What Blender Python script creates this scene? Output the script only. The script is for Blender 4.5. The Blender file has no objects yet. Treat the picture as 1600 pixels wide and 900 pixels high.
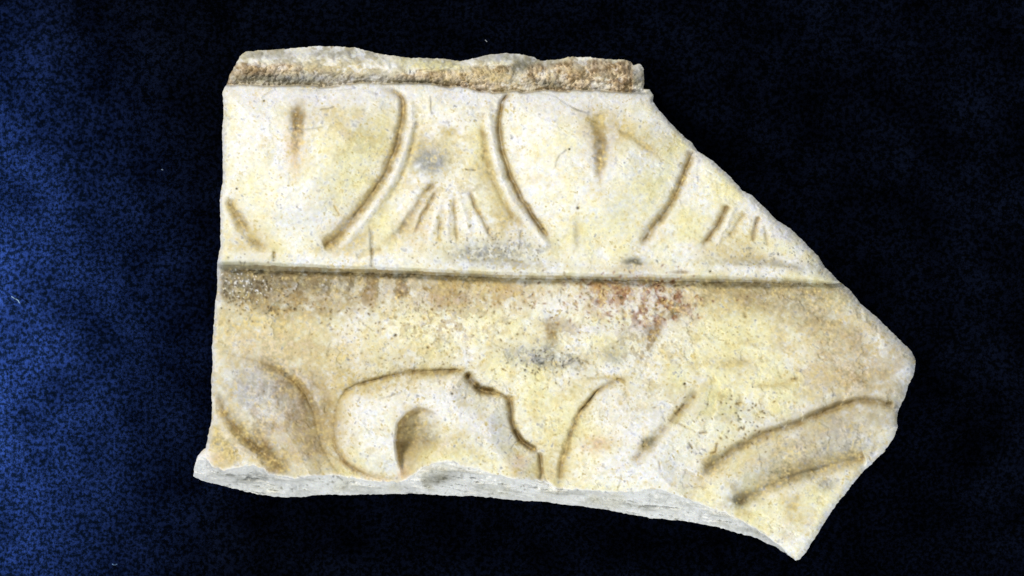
import bpy, math, random
import numpy as np

# ------------------------------------------------------------------ camera, world, lamps, exposure
S = 0.00025                # metres per photo unit: the stone is about 28 cm wide
D = 5200.0                 # camera height above the cloth, in the same units
ZR = 200.0                 # height of the carved face above the cloth
CX, CY = 800.0, 450.0

scn = bpy.context.scene
cam_d = bpy.data.cameras.new('camera')
cam = bpy.data.objects.new('camera', cam_d)
scn.collection.objects.link(cam)
cam.location = (0, 0, D * S)
cam.rotation_euler = (0, 0, 0)
cam_d.sensor_width = 36.0
cam_d.lens = 36.0 * (D - ZR) / 1600.0
cam_d.clip_start = 0.05
cam_d.clip_end = 50.0
scn.camera = cam

world = bpy.data.worlds.new('World')
scn.world = world
world.use_nodes = True
wb = world.node_tree.nodes['Background']
wb.inputs['Color'].default_value = (0.90, 0.95, 1.0, 1)
wb.inputs['Strength'].default_value = 0.36


def lamp_look(o, target):
    from mathutils import Vector
    d = Vector(target) - o.location
    o.rotation_euler = d.to_track_quat('-Z', 'Y').to_euler()


kd = bpy.data.lights.new('key_lamp', 'AREA')
kd.shape = 'DISK'; kd.size = 0.20; kd.energy = 12.8; kd.color = (1.0, 0.97, 0.92)
key = bpy.data.objects.new('key_lamp', kd)
scn.collection.objects.link(key)
key.location = (-0.62, 0.62, 0.95)
lamp_look(key, (0.02, -0.01, 0.04))

fd = bpy.data.lights.new('added_fill', 'AREA')  # added fill from below, brightens the broken face and softens the carving
fd.shape = 'DISK'; fd.size = 0.5; fd.energy = 7.0; fd.color = (0.95, 0.98, 1.0)
fill = bpy.data.objects.new('added_fill', fd)
scn.collection.objects.link(fill)
fill.location = (0.15, -0.95, 0.55)
lamp_look(fill, (0.02, -0.03, 0.04))

sd = bpy.data.lights.new('added_cloth_spot', 'SPOT')  # added blue-tinted spot, brightens only the cloth at the left
sd.energy = 8200.0; sd.color = (0.32, 0.56, 1.0)
sd.spot_size = math.radians(24.0); sd.spot_blend = 1.0; sd.shadow_soft_size = 0.05
side = bpy.data.objects.new('added_cloth_spot', sd)
scn.collection.objects.link(side)
side.location = (-0.95, -0.03, 0.95)
lamp_look(side, (-0.437, -0.035, 0.0))

vs = scn.view_settings
vs.view_transform = 'Standard'
vs.look = 'None'
vs.exposure = -0.04
vs.gamma = 1.0
vs.use_curve_mapping = False

# ------------------------------------------------------------------ numeric helpers
def sstep(a, b, x):
    t = np.clip((x - a) / (b - a), 0, 1)
    return t * t * (3 - 2 * t)


def vnoise(X, Y, scale, seed, ang=0.0, stretch=1.0):
    """smooth value noise, -1..1"""
    rs = np.random.RandomState(seed)
    n = 256
    g = rs.rand(n, n).astype(np.float32) * 2 - 1
    c, s = math.cos(ang), math.sin(ang)
    u = (X * c + Y * s) / (scale * stretch) + 37.3
    v = (-X * s + Y * c) / scale + 91.7
    iu = np.floor(u).astype(np.int64); iv = np.floor(v).astype(np.int64)
    fu = u - iu; fv = v - iv
    fu = fu * fu * fu * (fu * (fu * 6 - 15) + 10); fv = fv * fv * fv * (fv * (fv * 6 - 15) + 10)
    a = g[iu % n, iv % n]; b = g[(iu + 1) % n, iv % n]
    c_ = g[iu % n, (iv + 1) % n]; d = g[(iu + 1) % n, (iv + 1) % n]
    return (a * (1 - fu) + b * fu) * (1 - fv) + (c_ * (1 - fu) + d * fu) * fv


def fbm(X, Y, scale, seed, octv=4, stretch=1.0, ang=0.3, gain=0.55):
    r = 0; amp = 1; tot = 0
    for k in range(octv):
        r = r + amp * vnoise(X, Y, scale / (2.03 ** k), seed + 17 * k, ang + k * (0.9 if stretch == 1 else 0.05), stretch)
        tot += amp; amp *= gain
    return r / tot


def smooth_line(pts, n=6, closed=False):
    P = np.array(pts, float)
    if len(P) < 3: return P
    if closed: Q = np.vstack([P[-1], P, P[0], P[1]])
    else: Q = np.vstack([2 * P[0] - P[1], P, 2 * P[-1] - P[-2]])
    out = []
    for i in range(1, len(Q) - 2):
        p0, p1, p2, p3 = Q[i - 1], Q[i], Q[i + 1], Q[i + 2]
        for t in np.linspace(0, 1, n, endpoint=False):
            out.append(0.5 * ((2 * p1) + (-p0 + p2) * t + (2 * p0 - 5 * p1 + 4 * p2 - p3) * t * t + (-p0 + 3 * p1 - 3 * p2 + p3) * t ** 3))
    if not closed: out.append(P[-1])
    return np.array(out)


STEP = 1.0
gx = np.arange(296, 1438, STEP, dtype=np.float32)
gy = np.arange(66, 882, STEP, dtype=np.float32)
X, Y = np.meshgrid(gx, gy)            # rows = y
NY, NX = X.shape


def window(x0, y0, x1, y1):
    i0 = int(np.clip((x0 - gx[0]) / STEP, 0, NX)); i1 = int(np.clip((x1 - gx[0]) / STEP + 1, 0, NX))
    j0 = int(np.clip((y0 - gy[0]) / STEP, 0, NY)); j1 = int(np.clip((y1 - gy[0]) / STEP + 1, 0, NY))
    return slice(j0, j1), slice(i0, i1)


def line_dist(P, XX, YY):
    """distance to polyline and position along it 0..1"""
    best = np.full(XX.shape, 1e9, np.float32); tt = np.zeros(XX.shape, np.float32)
    seg = np.hypot(*(P[1:] - P[:-1]).T); cum = np.concatenate([[0], np.cumsum(seg)]); L = cum[-1]
    for k in range(len(P) - 1):
        a = P[k]; d = P[k + 1] - a; l2 = max((d * d).sum(), 1e-9)
        t = np.clip(((XX - a[0]) * d[0] + (YY - a[1]) * d[1]) / l2, 0, 1)
        q = (XX - a[0] - t * d[0]) ** 2 + (YY - a[1] - t * d[1]) ** 2
        m = q < best
        best = np.where(m, q, best); tt = np.where(m, (cum[k] + t * seg[k]) / L, tt)
    return np.sqrt(best), tt


def inside(P, XX, YY):
    r = np.zeros(XX.shape, bool)
    n = len(P)
    for k in range(n):
        x1, y1 = P[k]; x2, y2 = P[(k + 1) % n]
        if y1 == y2: continue
        c = ((YY < y1) != (YY < y2)) & (XX < (x2 - x1) * (YY - y1) / (y2 - y1) + x1)
        r ^= c
    return r


def poly_sdf(P, XX, YY):
    """positive inside"""
    d, _ = line_dist(np.vstack([P, P[:1]]), XX, YY)
    return np.where(inside(P, XX, YY), d, -d)


def curve(pts):
    a = np.array(pts, float)
    return np.interp(X, a[:, 0], a[:, 1]).astype(np.float32)


# ------------------------------------------------------------------ the broken outline of the stone
OUT = [(368,100),(374,88),(384,81),(400,79),(430,77),(462,75),(490,73),(520,72),(550,74),(580,80),(600,86),(640,90),(680,92),
 (720,95),(740,92),(765,85),(790,83),(812,84),(830,89),(848,95),(870,94),(890,89),(920,90),(955,92),(975,93),(985,96),(990,102),
 (998,99),(1006,105),(1007,130),(1006,138),(1015,140),(1021,150),(1021,160),(1028,170),(1045,190),(1062,207),(1080,222),(1090,236),
 (1115,252),(1140,275),(1160,298),(1175,306),(1200,330),(1215,345),(1235,358),(1255,377),(1278,400),(1290,418),(1308,436),
 (1330,455),(1345,475),(1370,495),(1400,525),(1425,550),(1431,563),(1430,580),(1420,600),(1412,625),(1404,640),(1401,655),
 (1402,668),(1395,685),(1382,705),(1365,722),(1348,738),(1330,760),(1310,785),(1295,805),(1280,830),(1265,855),(1250,874),(1243,876),
 (1232,868),(1212,855),(1190,845),(1165,836),(1120,823),(1070,814),(1020,810),(990,804),(940,795),(900,790),(850,785),(800,780),
 (740,775),(700,774),(640,771),(600,772),(540,773),(500,774),(460,777),(430,776),(400,772),(370,765),(340,757),(312,750),(302,744),
 (304,730),(310,712),(322,700),(325,680),(331,655),(331,620),(330,600),(332,570),(331,545),(333,520),(336,480),(340,440),(340,410),
 (345,385),(344,350),(344,310),(348,280),(348,250),(347,210),(349,180),(348,145),(355,128),(362,112)]
OUTP = np.array(OUT, float)
sdf = poly_sdf(OUTP, X, Y)
ragg = np.where((Y > 700) | (Y < 160), 1.0, 0.75)
sdf = sdf + ragg * (1.5 * fbm(X, Y, 14, 5, 3) + 0.6 * vnoise(X, Y, 4, 77))

# lines that divide the mouldings
TF = 2.5 * vnoise(X, Y * 0, 26, 9) + curve([(340,130),(400,134),(500,135),(560,131),(630,128),(665,130),(690,131),(730,137),(745,143),(780,146),(830,141),(900,141),
            (960,145),(1000,146),(1030,147)]) + 1.2 * vnoise(X, Y * 0, 9, 3)
T1 = curve([(330,408),(600,418),(800,426),(1000,429),(1200,434),(1300,440),(1330,441)]) + 1.0 * vnoise(X, Y * 0, 14, 4)
T2 = curve([(330,421),(600,427),(800,434),(1000,438),(1200,441),(1300,443),(1330,444)]) + 0.8 * vnoise(X, Y * 0, 11, 8)
BRK = curve([(296,760),(303,722),(312,712),(322,716),(330,728),(350,735),(375,730),(395,725),(412,732),(420,741),(440,745),(460,747),(480,745),
             (500,741),(530,743),(560,748),(600,753),(620,754),(632,750),(645,743),(660,732),(675,722),(700,722),(720,728),(750,733),
             (790,745),(820,748),(850,752),(870,762),(885,765),(920,766),(960,768),(1000,768),(1020,762),(1040,768),(1070,778),
             (1100,789),(1130,800),(1160,815),(1190,832),(1215,850),(1243,878),(1300,900),(1440,960)]) + 1.6 * vnoise(X, Y * 0, 7, 13) + 1.5 * vnoise(X, Y * 0, 22, 14)
LOWY = curve([(296,744),(302,744),(312,750),(340,757),(370,765),(400,772),(430,776),(500,774),(600,772),(740,775),(850,785),(940,795),(1020,810),
              (1120,823),(1165,836),(1190,845),(1212,855),(1243,877),(1440,1000)])

# ------------------------------------------------------------------ base height of the mouldings
wav = fbm(X, Y, 120, 21, 3)
u = np.clip((Y - TF) / (T1 - TF), 0, 1)
z_up = 192 + 17 * np.sin(np.pi * np.clip(u * 0.93 + 0.07, 0, 1)) ** 0.7 + 3 * wav
z_up = z_up + 3.5 * sstep(0.90, 0.97, u)                         # small fillet above the ledge
w = np.clip((Y - T2) / 340.0, 0, 1.2)
z_lo = 167 + 6 * (1 - np.exp(-w * 14)) + 14 * sstep(1150, 1320, X) * np.exp(-w * 8) + 16 * w ** 1.4 + 3 * wav
m1 = sstep(T1 - 1, T2, Y)
H = z_up * (1 - m1) + z_lo * m1
# top fillet
ftop = curve([(368,92),(400,79),(520,72),(600,86),(720,95),(790,83),(850,95),(900,90),(1007,100)])
ff = np.clip((TF - Y) / np.maximum(TF - ftop, 5), 0, 1)
z_fil = 183 + 6 * np.sin(ff * 2.6) - 26 * sstep(0.45, 1.05, ff)
m0 = sstep(TF + 3.5, TF - 2, Y)
H = H * (1 - m0) + z_fil * m0

# ------------------------------------------------------------------ colour layers (marble, crust and dirt, with some shade painted in)
COL = np.zeros((NY, NX, 3), np.float32)
n1 = fbm(X, Y, 90, 101, 4); n2 = fbm(X, Y, 34, 131, 4); n3 = fbm(X, Y, 9, 171, 3); n4 = fbm(X, Y, 5, 201, 2)
WHITE = np.array([0.86, 0.855, 0.83]); CREAM = np.array([0.86, 0.80, 0.45]); OCHRE = np.array([0.64, 0.51, 0.22])
BROWN = np.array([0.36, 0.235, 0.085]); DARK = np.array([0.15, 0.11, 0.065]); GREY = np.array([0.40, 0.40, 0.37]); GREEN = np.array([0.25, 0.235, 0.165])
RUST = np.array([0.40, 0.17, 0.08]); PINK = np.array([0.74, 0.56, 0.35]); LILAC = np.array([0.78, 0.78, 0.82])
ng = 0.6 * vnoise(X, Y, 3.4, 931, 0.2) + 0.5 * vnoise(X, Y, 5.6, 932, 0.9) + 0.35 * vnoise(X, Y, 2.3, 933, 0.5)
nh = 0.6 * vnoise(X, Y, 3.8, 941, 0.6) + 0.5 * vnoise(X, Y, 6.6, 942, 0.1)
base_mix = np.clip(0.50 - 0.12 * (Y < T1) + 0.55 * n1 + 0.75 * n2 + 0.35 * n3, 0, 1)[..., None]
COL[:] = WHITE * (1 - base_mix) + CREAM * base_mix


def tint(mask, c, sl=(slice(None), slice(None))):
    m = np.clip(mask, 0, 1)[..., None]
    COL[sl] = COL[sl] * (1 - m) + np.asarray(c) * m


def blot(cx, cy, rx, ry, ang, c, strength, grain=0.9, gscale=n3, soft=1.0):
    R = max(rx, ry) * 1.9 * soft
    sl = window(cx - R, cy - R, cx + R, cy + R)
    a = math.radians(ang); dx = X[sl] - cx; dy = Y[sl] - cy
    p = (dx * math.cos(a) + dy * math.sin(a)) / rx; q = (-dx * math.sin(a) + dy * math.cos(a)) / ry
    r = np.exp(-(p * p + q * q) / soft)
    if np.mean(c) < 0.7: strength = strength * 1.6
    m = r * strength * np.clip(1 + grain * (0.65 * ng[sl] + 0.7 * gscale[sl] + 0.5 * n2[sl]), 0.2, 1.8)
    tint(m, c, sl)


def stroke(pts, w, depth, c=None, cs=0.8, cw=1.5, taper=(0.1, 0.1), w2=None, sharp=2.0):
    """cut (depth > 0) or raise (depth < 0) along a curve; settled dirt and painted shadow take colour c"""
    P = smooth_line(pts)
    wm = max(w, w2 or w) * max(cw, 1) * 2.6 + 4
    sl = window(P[:, 0].min() - wm, P[:, 1].min() - wm, P[:, 0].max() + wm, P[:, 1].max() + wm)
    wob = 1.3 * vnoise(X[sl], Y[sl], 11, 300)
    d, t = line_dist(P, X[sl] + wob, Y[sl] + 1.2 * vnoise(X[sl], Y[sl], 13, 301))
    ww = w + ((w2 or w) - w) * t
    tp = np.clip(t / max(taper[0], 1e-3), 0, 1) * np.clip((1 - t) / max(taper[1], 1e-3), 0, 1)
    tp = tp * tp * (3 - 2 * tp)
    H[sl] -= depth * np.exp(-(d / ww) ** sharp) * tp
    if c is not None:
        tint(0.40 * min(cs, 0.7) * np.exp(-(d / (ww * cw * 2.0)) ** 2) * (0.3 + 0.7 * tp) * np.clip(0.9 + 0.6 * ng[sl], 0, 1.5), OCHRE, sl)
        m = cs * 0.82 * np.exp(-(d / (ww * cw * 0.9)) ** 2) * (0.25 + 0.75 * tp) * np.clip(0.9 + 0.5 * n2[sl] + 0.6 * n3[sl] + 0.35 * ng[sl], 0.15, 1.3)
        tint(m, c, sl)


regions = {}
def pillow(name, pts, h, r, cut=0.0, cutw=3.0, fade=None, round_=0.5):
    P = smooth_line(pts, 5, closed=True)
    pad = 14
    sl = window(P[:, 0].min() - pad, P[:, 1].min() - pad, P[:, 0].max() + pad, P[:, 1].max() + pad)
    s = poly_sdf(P, X[sl] + 1.2 * vnoise(X[sl], Y[sl], 12, 300), Y[sl] + 1.2 * vnoise(X[sl], Y[sl], 14, 301))
    k = np.clip(s / r, 0, 1)
    prof = round_ * np.sqrt(np.clip(1 - (1 - k) ** 2, 0, 1)) + (1 - round_) * k * k * (3 - 2 * k)
    amt = np.ones_like(prof)
    if fade: amt = 1 - sstep(fade[0], fade[1], Y[sl])
    H[sl] += h * prof * amt
    if cut: H[sl] -= cut * np.exp(-(s / cutw) ** 2)
    full = np.zeros((NY, NX), bool); full[sl] = s > 0
    regions[name] = full


# ------------------------------------------------------------------ carved relief, upper band
EGG1 = [(330,120),(480,118),(590,128),(618,143),(628,165),(624,200),(611,245),(591,285),(560,330),(530,365),(505,386),(470,396),(430,393),(400,380),(375,350),(357,312),(330,270)]
EGG2 = [(800,138),(785,155),(779,190),(787,245),(803,290),(830,335),(862,376),(890,396),(945,402),(985,393),(1012,365),(1042,328),(1058,300),(1071,265),(1086,225),(1100,180),(1050,120),(900,112),(830,120)]
pillow('egg1', EGG1, 27, 95, fade=(320, 400), round_=0.12)
pillow('egg2', EGG2, 24, 95, fade=(320, 405), round_=0.12)
DART = [(652,150),(742,150),(760,210),(775,260),(800,310),(838,372),(852,402),(700,404),(560,402),(590,350),(618,300),(640,240),(652,200)]
pillow('dart', DART, 4, 40, fade=(300, 390), round_=0.0)
# warm tones first
blot(540, 240, 70, 80, 20, CREAM, 0.55); blot(550, 195, 60, 30, 10, OCHRE, 0.25); blot(420, 330, 60, 50, 0, CREAM, 0.45)
blot(400, 200, 50, 60, 0, LILAC, 0.55, 0.5); blot(500, 155, 120, 14, 2, LILAC, 0.65, 0.4); blot(720, 155, 50, 18, 0, LILAC, 0.6, 0.4)
blot(880, 170, 90, 20, 3, LILAC, 0.7, 0.4); blot(860, 230, 40, 60, 0, CREAM, 0.35); blot(940, 340, 60, 45, 0, CREAM, 0.6)
blot(470, 340, 60, 40, 0, WHITE, 0.6, 0.4); blot(1010, 300, 35, 60, 15, CREAM, 0.45); blot(1130, 300, 40, 40, 40, CREAM, 0.6)
blot(1070, 395, 40, 18, 0, WHITE, 0.9, 0.4); blot(1200, 385, 60, 25, 10, CREAM, 0.4); blot(1225, 360, 22, 20, 40, LILAC, 0.8, 0.5)
blot(1180, 405, 60, 12, 4, OCHRE, 0.5); blot(1150, 390, 40, 18, 0, OCHRE, 0.35); blot(1200, 412, 90, 7, 2, GREY, 0.35, 1.2)
blot(1235, 408, 35, 6, 20, WHITE, 0.9, 0.4); blot(1250, 420, 40, 7, 12, GREY, 0.35)
blot(675, 230, 45, 26, 20, OCHRE, 0.3); blot(668, 250, 26, 22, 10, GREY, 0.85, 0.9); blot(645, 228, 18, 8, 10, OCHRE, 0.6)
blot(700, 205, 14, 10, 0, OCHRE, 0.6); blot(750, 230, 18, 45, 5, CREAM, 0.9); blot(760, 270, 20, 30, -30, OCHRE, 0.40)
blot(735, 298, 10, 16, 10, WHITE, 0.9, 0.3); blot(790, 345, 26, 30, -20, OCHRE, 0.45)
blot(760, 395, 60, 16, 0, GREY, 0.50, 1.6, n4); blot(820, 385, 40, 14, 0, GREY, 0.3, 1.8, n4); blot(790, 412, 90, 8, 2, GREEN, 0.40, 1.4)
blot(545, 385, 30, 14, -30, OCHRE, 0.45); blot(565, 372, 14, 10, -40, OCHRE, 0.5); blot(380, 385, 34, 16, 20, OCHRE, 0.4); blot(395, 360, 30, 14, 45, OCHRE, 0.3)
blot(975, 205, 60, 22, 20, OCHRE, 0.35); blot(1010, 228, 25, 8, 40, OCHRE, 0.45); blot(660, 350, 50, 30, -50, PINK, 0.25)
# egg grooves, rims and dart strokes
stroke([(590,137),(616,143),(629,160),(627,195),(614,243),(594,284),(561,329),(531,363),(503,389)], 4.5, 8, BROWN, 0.80, 1.5, (0.12, 0.05), w2=9)
stroke([(545,352),(525,372),(505,386)], 9, 4, OCHRE, 0.8, 1.3, (0.5, 0.1))
stroke([(803,144),(788,155),(780,180),(782,215),(790,252),(806,293),(830,333),(862,378)], 4.2, 9, BROWN, 0.72, 1.5, (0.05, 0.10))
stroke([(1083,234),(1072,265),(1058,300),(1040,330),(1018,358),(1000,386)], 5.5, 9, BROWN, 0.80, 1.3, (0.04, 0.12), w2=7)
stroke([(353,306),(368,335),(385,362),(404,382),(428,392)], 7.5, 8, OCHRE, 0.85, 1.4, (0.1, 0.3))
stroke([(368,330),(385,355)], 4, 2, BROWN, 0.4)
stroke([(642,150),(642,195),(629,240),(610,285),(580,330),(545,372),(525,392)], 7, -6, WHITE, 0.7, 1.1, (0.1, 0.15))
stroke([(762,150),(765,195),(775,245),(792,298),(822,343),(860,388)], 7, -7, WHITE, 0.85, 1.1, (0.1, 0.05))
stroke([(652,185),(646,225),(625,280),(603,318)], 4, 2.5, CREAM, 0.6, 1.6)
stroke([(752,190),(757,230),(768,275),(790,320),(812,352)], 4.5, 3, OCHRE, 0.45, 1.8)
stroke([(680,282),(664,304),(648,330),(628,358),(604,378)], 5.5, 7, BROWN, 0.85, 1.2, (0.1, 0.35))
stroke([(686,292),(670,318),(656,345),(644,378)], 3, 5, BROWN, 0.60, 1.2, (0.2, 0.4))
stroke([(688,335),(686,385)], 3, 3, OCHRE, 0.6, 1.3, (0.3, 0.3))
stroke([(731,292),(744,325),(764,360),(778,385)], 3.6, 5, BROWN, 0.45, 1.3, (0.2, 0.3))
stroke([(708,300),(712,350),(714,392)], 3, 3, OCHRE, 0.5, 1.3, (0.2, 0.3))
for pts in ([(672,292),(650,330),(625,368)], [(694,300),(680,340),(668,385)], [(716,298),(726,340),(740,385)], [(700,300),(700,345),(699,385)]):
    stroke(pts, 4.5, -3.0, WHITE, 0.35, 1.0, (0.3, 0.3))
stroke([(598,388),(572,396),(556,402)], 5, 3, OCHRE, 0.5, 1.3)
stroke([(1150,322),(1136,350),(1118,385)], 4, -3, WHITE, 0.4, 1.0); stroke([(1196,350),(1200,385)], 3, 2.5, OCHRE, 0.5, 1.3)
stroke([(1138,319),(1124,345),(1109,368),(1092,392)], 5, 7, BROWN, 0.75, 1.3, (0.08, 0.3))
stroke([(1165,330),(1150,355),(1140,372)], 4.5, 4, OCHRE, 0.6, 1.5)
stroke([(1186,336),(1180,355),(1176,378)], 4, 4, BROWN, 0.5, 1.3)
stroke([(578,350),(581,380),(580,416)], 2.6, 4, GREEN, 0.65, 1.3, (0.3, 0.02))
stroke([(428,388),(428,410)], 2.6, 4, GREEN, 0.5, 1.5, (0.3, 0.02))
stroke([(815,358),(813,390)], 2, 2, GREEN, 0.5, 1.2)
stroke([(900,330),(903,400)], 4, 2, GREY, 0.35, 1.6, (0.3, 0.3))
blot(990, 412, 16, 9, 0, GREEN, 0.9, 0.6); blot(1062, 425, 14, 3, 0, BROWN, 0.8); blot(985, 420, 60, 7, 0, OCHRE, 0.5)
# drilled, stained hollows down the middle of the eggs
stroke([(466,158),(465,205),(466,245),(465,275)], 10, 6, BROWN, 0.50, 1.1, (0.2, 0.6), w2=6)
blot(466, 190, 13, 25, 0, BROWN, 0.55, 1.0); blot(458, 235, 14, 30, 0, PINK, 0.5)
stroke([(928,172),(938,215),(938,250),(938,298)], 11, 7, BROWN, 0.62, 1.15, (0.2, 0.35), w2=6)
blot(935, 195, 26, 18, 0, OCHRE, 0.75); blot(940, 225, 18, 28, 0, BROWN, 0.40)
# hairlines and nicks
stroke([(840,143),(868,150),(892,166),(918,177)], 1.3, 1.8, GREY, 0.8, 1.2)
stroke([(888,232),(873,245),(868,262)], 1.2, 1.2, GREY, 0.7, 1.2)
stroke([(726,265),(745,266)], 1.4, 2, DARK, 0.7, 1.1)
stroke([(500,173),(524,166)], 1.2, 1.5, GREY, 0.8, 1.2)
stroke([(450,201),(480,202),(510,196)], 1.2, 1, GREY, 0.5, 1.2)
stroke([(600,150),(560,140),(500,143),(460,139)], 2, 2, GREY, 0.4, 1.6)
stroke([(405,152),(430,137)], 3, -3, WHITE, 0.9, 1.4)
stroke([(522,320),(532,337)], 1.5, 1.5, OCHRE, 0.7, 1.2)
stroke([(965,200),(1000,222),(1020,240)], 3, 2, OCHRE, 0.5, 1.4)
stroke([(672,148),(675,180)], 1.4, 1.5, GREY, 0.7, 1.2)
stroke([(500,132),(512,133)], 2.5, 3, DARK, 0.8, 1.0)

# ------------------------------------------------------------------ carved relief, lower band
# broad dirty tones
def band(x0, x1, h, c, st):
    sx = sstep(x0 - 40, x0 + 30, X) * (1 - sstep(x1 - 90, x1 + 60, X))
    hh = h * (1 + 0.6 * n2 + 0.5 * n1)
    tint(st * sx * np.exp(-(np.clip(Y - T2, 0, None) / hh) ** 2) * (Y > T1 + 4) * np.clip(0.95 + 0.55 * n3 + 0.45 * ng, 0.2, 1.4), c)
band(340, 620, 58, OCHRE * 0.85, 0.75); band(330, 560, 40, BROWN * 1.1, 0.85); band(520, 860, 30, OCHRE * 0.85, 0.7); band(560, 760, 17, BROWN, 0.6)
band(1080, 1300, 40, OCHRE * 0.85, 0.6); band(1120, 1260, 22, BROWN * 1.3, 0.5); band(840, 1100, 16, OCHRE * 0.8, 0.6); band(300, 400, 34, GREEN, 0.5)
blot(440, 470, 130, 32, 4, BROWN, 0.40, 1.3); blot(380, 440, 55, 24, 0, GREEN, 0.75, 1.4, n4); blot(600, 450, 160, 16, 2, BROWN, 0.50, 1.4)
blot(740, 452, 80, 22, 0, OCHRE, 0.55, 1.5); blot(500, 445, 120, 12, 2, GREEN, 0.45, 1.2); blot(380, 510, 60, 30, 0, OCHRE, 0.40)
blot(700, 470, 40, 12, 0, RUST, 0.30, 1.8, n4); blot(640, 520, 120, 40, 0, CREAM, 0.45); blot(460, 545, 70, 40, 0, OCHRE, 0.30)
blot(960, 462, 60, 20, 0, RUST, 0.42, 2.0, n4); blot(1030, 465, 42, 18, 30, RUST, 0.60, 1.9, n4); blot(880, 455, 70, 12, 0, OCHRE, 0.40, 1.8, n4)
blot(880, 475, 70, 18, 0, WHITE, 0.75, 0.8); blot(930, 515, 55, 10, 0, LILAC, 0.75, 0.6); blot(1060, 480, 30, 25, 0, WHITE, 0.5); blot(1030, 525, 50, 24, 0, LILAC, 0.45, 0.6)
blot(850, 560, 55, 14, 8, GREY, 0.60, 1.9, n4); blot(857, 553, 12, 14, 0, GREY, 0.8, 1.4, n4); blot(862, 515, 10, 22, 0, BROWN, 0.45, 1.8, n4)
blot(960, 555, 20, 18, 0, GREY, 0.35, 1.9, n4); blot(1022, 518, 10, 26, 20, BROWN, 0.55, 1.9, n4); blot(1055, 482, 14, 16, 0, BROWN, 0.7, 1.9, n4)
blot(1180, 462, 90, 26, 6, OCHRE, 0.65, 1.0); blot(1180, 470, 35, 18, 0, BROWN, 0.40, 1.4); blot(1240, 480, 40, 20, 30, GREY, 0.45, 1.4)
blot(1220, 450, 80, 10, 2, GREEN, 0.35, 1.2); blot(1170, 520, 90, 40, 0, CREAM, 0.8, 0.5); blot(1145, 568, 28, 8, 0, OCHRE, 0.7)
blot(1280, 520, 60, 40, 35, OCHRE, 0.25); blot(1340, 575, 55, 45, 30, OCHRE, 0.50, 1.2); blot(1365, 585, 40, 25, 40, BROWN, 0.22, 1.3)
blot(1395, 560, 24, 34, 0, GREY, 0.28, 1.0); blot(1400, 640, 14, 40, 10, GREY, 0.25); blot(1240, 600, 90, 30, 0, CREAM, 0.55)
blot(1130, 590, 110, 50, 0, CREAM, 0.45); blot(840, 650, 50, 60, 0, CREAM, 0.70, 0.4); blot(860, 720, 20, 50, 0, OCHRE, 0.30)
blot(600, 560, 100, 25, 0, OCHRE, 0.22); blot(520, 600, 30, 30, 0, OCHRE, 0.45)

LEAFA = [(300,520),(335,545),(390,562),(430,576),(466,604),(488,640),(500,690),(522,730),(540,752),(500,790),(455,790),(440,738),(412,708),(378,678),(350,645),(330,614),(300,600)]
LEAFB = [(640,584),(690,581),(722,580),(732,590),(744,606),(760,614),(785,618),(796,628),(799,652),(806,680),(822,697),(840,707),(846,730),(846,790),(640,800),(622,755),
         (580,745),(548,728),(528,705),(521,678),(524,645),(536,618),(560,602),(600,592)]
LEAFC = [(1000,588),(960,597),(930,615),(908,642),(890,680),(880,715),(874,790),(960,800),(1090,800),(1092,745),(1130,713),(1180,685),(1230,662),(1180,630),(1110,596),(1050,584)]
LEAFD = [(1450,632),(1395,632),(1345,630),(1300,641),(1250,661),(1185,686),(1132,716),(1096,748),(1110,782),(1150,790),(1175,770),(1222,750),(1280,733),(1350,716),(1450,700)]
pillow('leafA', LEAFA, 32, 60, cut=1.0, round_=0.15)
pillow('leafB', LEAFB, 30, 46, cut=1.5, round_=0.22)
pillow('leafC', LEAFC, 24, 80, round_=0.0)
pillow('leafD', LEAFD, 25, 38, round_=0.0)
blot(405, 610, 50, 40, 20, GREY, 0.50, 1.0); blot(460, 640, 30, 50, -20, PINK, 0.40, 1.0); blot(470, 600, 30, 30, 30, BROWN, 0.18)
blot(400, 580, 25, 10, 20, WHITE, 0.6, 0.4); blot(440, 690, 50, 30, 30, OCHRE, 0.30); blot(425, 660, 14, 20, 0, GREY, 0.3)
blot(350, 690, 34, 36, 20, OCHRE, 0.75, 0.5); blot(340, 715, 24, 12, 0, PINK, 0.6); blot(435, 732, 20, 16, 20, OCHRE, 0.8, 0.6)
blot(690, 620, 70, 40, 0, WHITE, 0.95, 0.35); blot(760, 670, 50, 40, 0, LILAC, 0.80, 0.35); blot(570, 660, 40, 50, 0, WHITE, 0.55, 0.6)
blot(600, 600, 60, 10, -10, OCHRE, 0.45, 1.0); blot(720, 705, 60, 20, 10, CREAM, 0.5); blot(700, 690, 40, 16, 0, OCHRE, 0.30, 1.5)
blot(810, 725, 14, 18, 0, PINK, 0.6); blot(960, 640, 50, 45, 0, LILAC, 0.45, 0.5); blot(1010, 740, 110, 22, 2, WHITE, 0.95, 0.3)
blot(930, 695, 30, 12, 0, PINK, 0.45, 1.4); blot(1000, 640, 30, 35, 0, WHITE, 0.4); blot(1060, 700, 40, 30, 30, WHITE, 0.6, 0.6)
blot(1250, 700, 110, 20, -20, OCHRE, 0.30, 0.8); blot(1310, 675, 50, 30, -20, GREY, 0.32, 0.9); blot(1200, 720, 60, 16, -30, GREY, 0.15)
blot(1300, 655, 26, 8, 0, GREY, 0.3); blot(1190, 810, 60, 22, 40, CREAM, 0.7, 0.5); blot(1250, 790, 36, 30, -30, CREAM, 0.55); blot(1235, 838, 40, 20, 60, WHITE, 0.5)
blot(1320, 735, 30, 12, -20, CREAM, 0.7); blot(1290, 755, 14, 12, 0, GREY, 0.55); blot(1240, 790, 12, 26, 10, OCHRE, 0.5)
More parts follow.
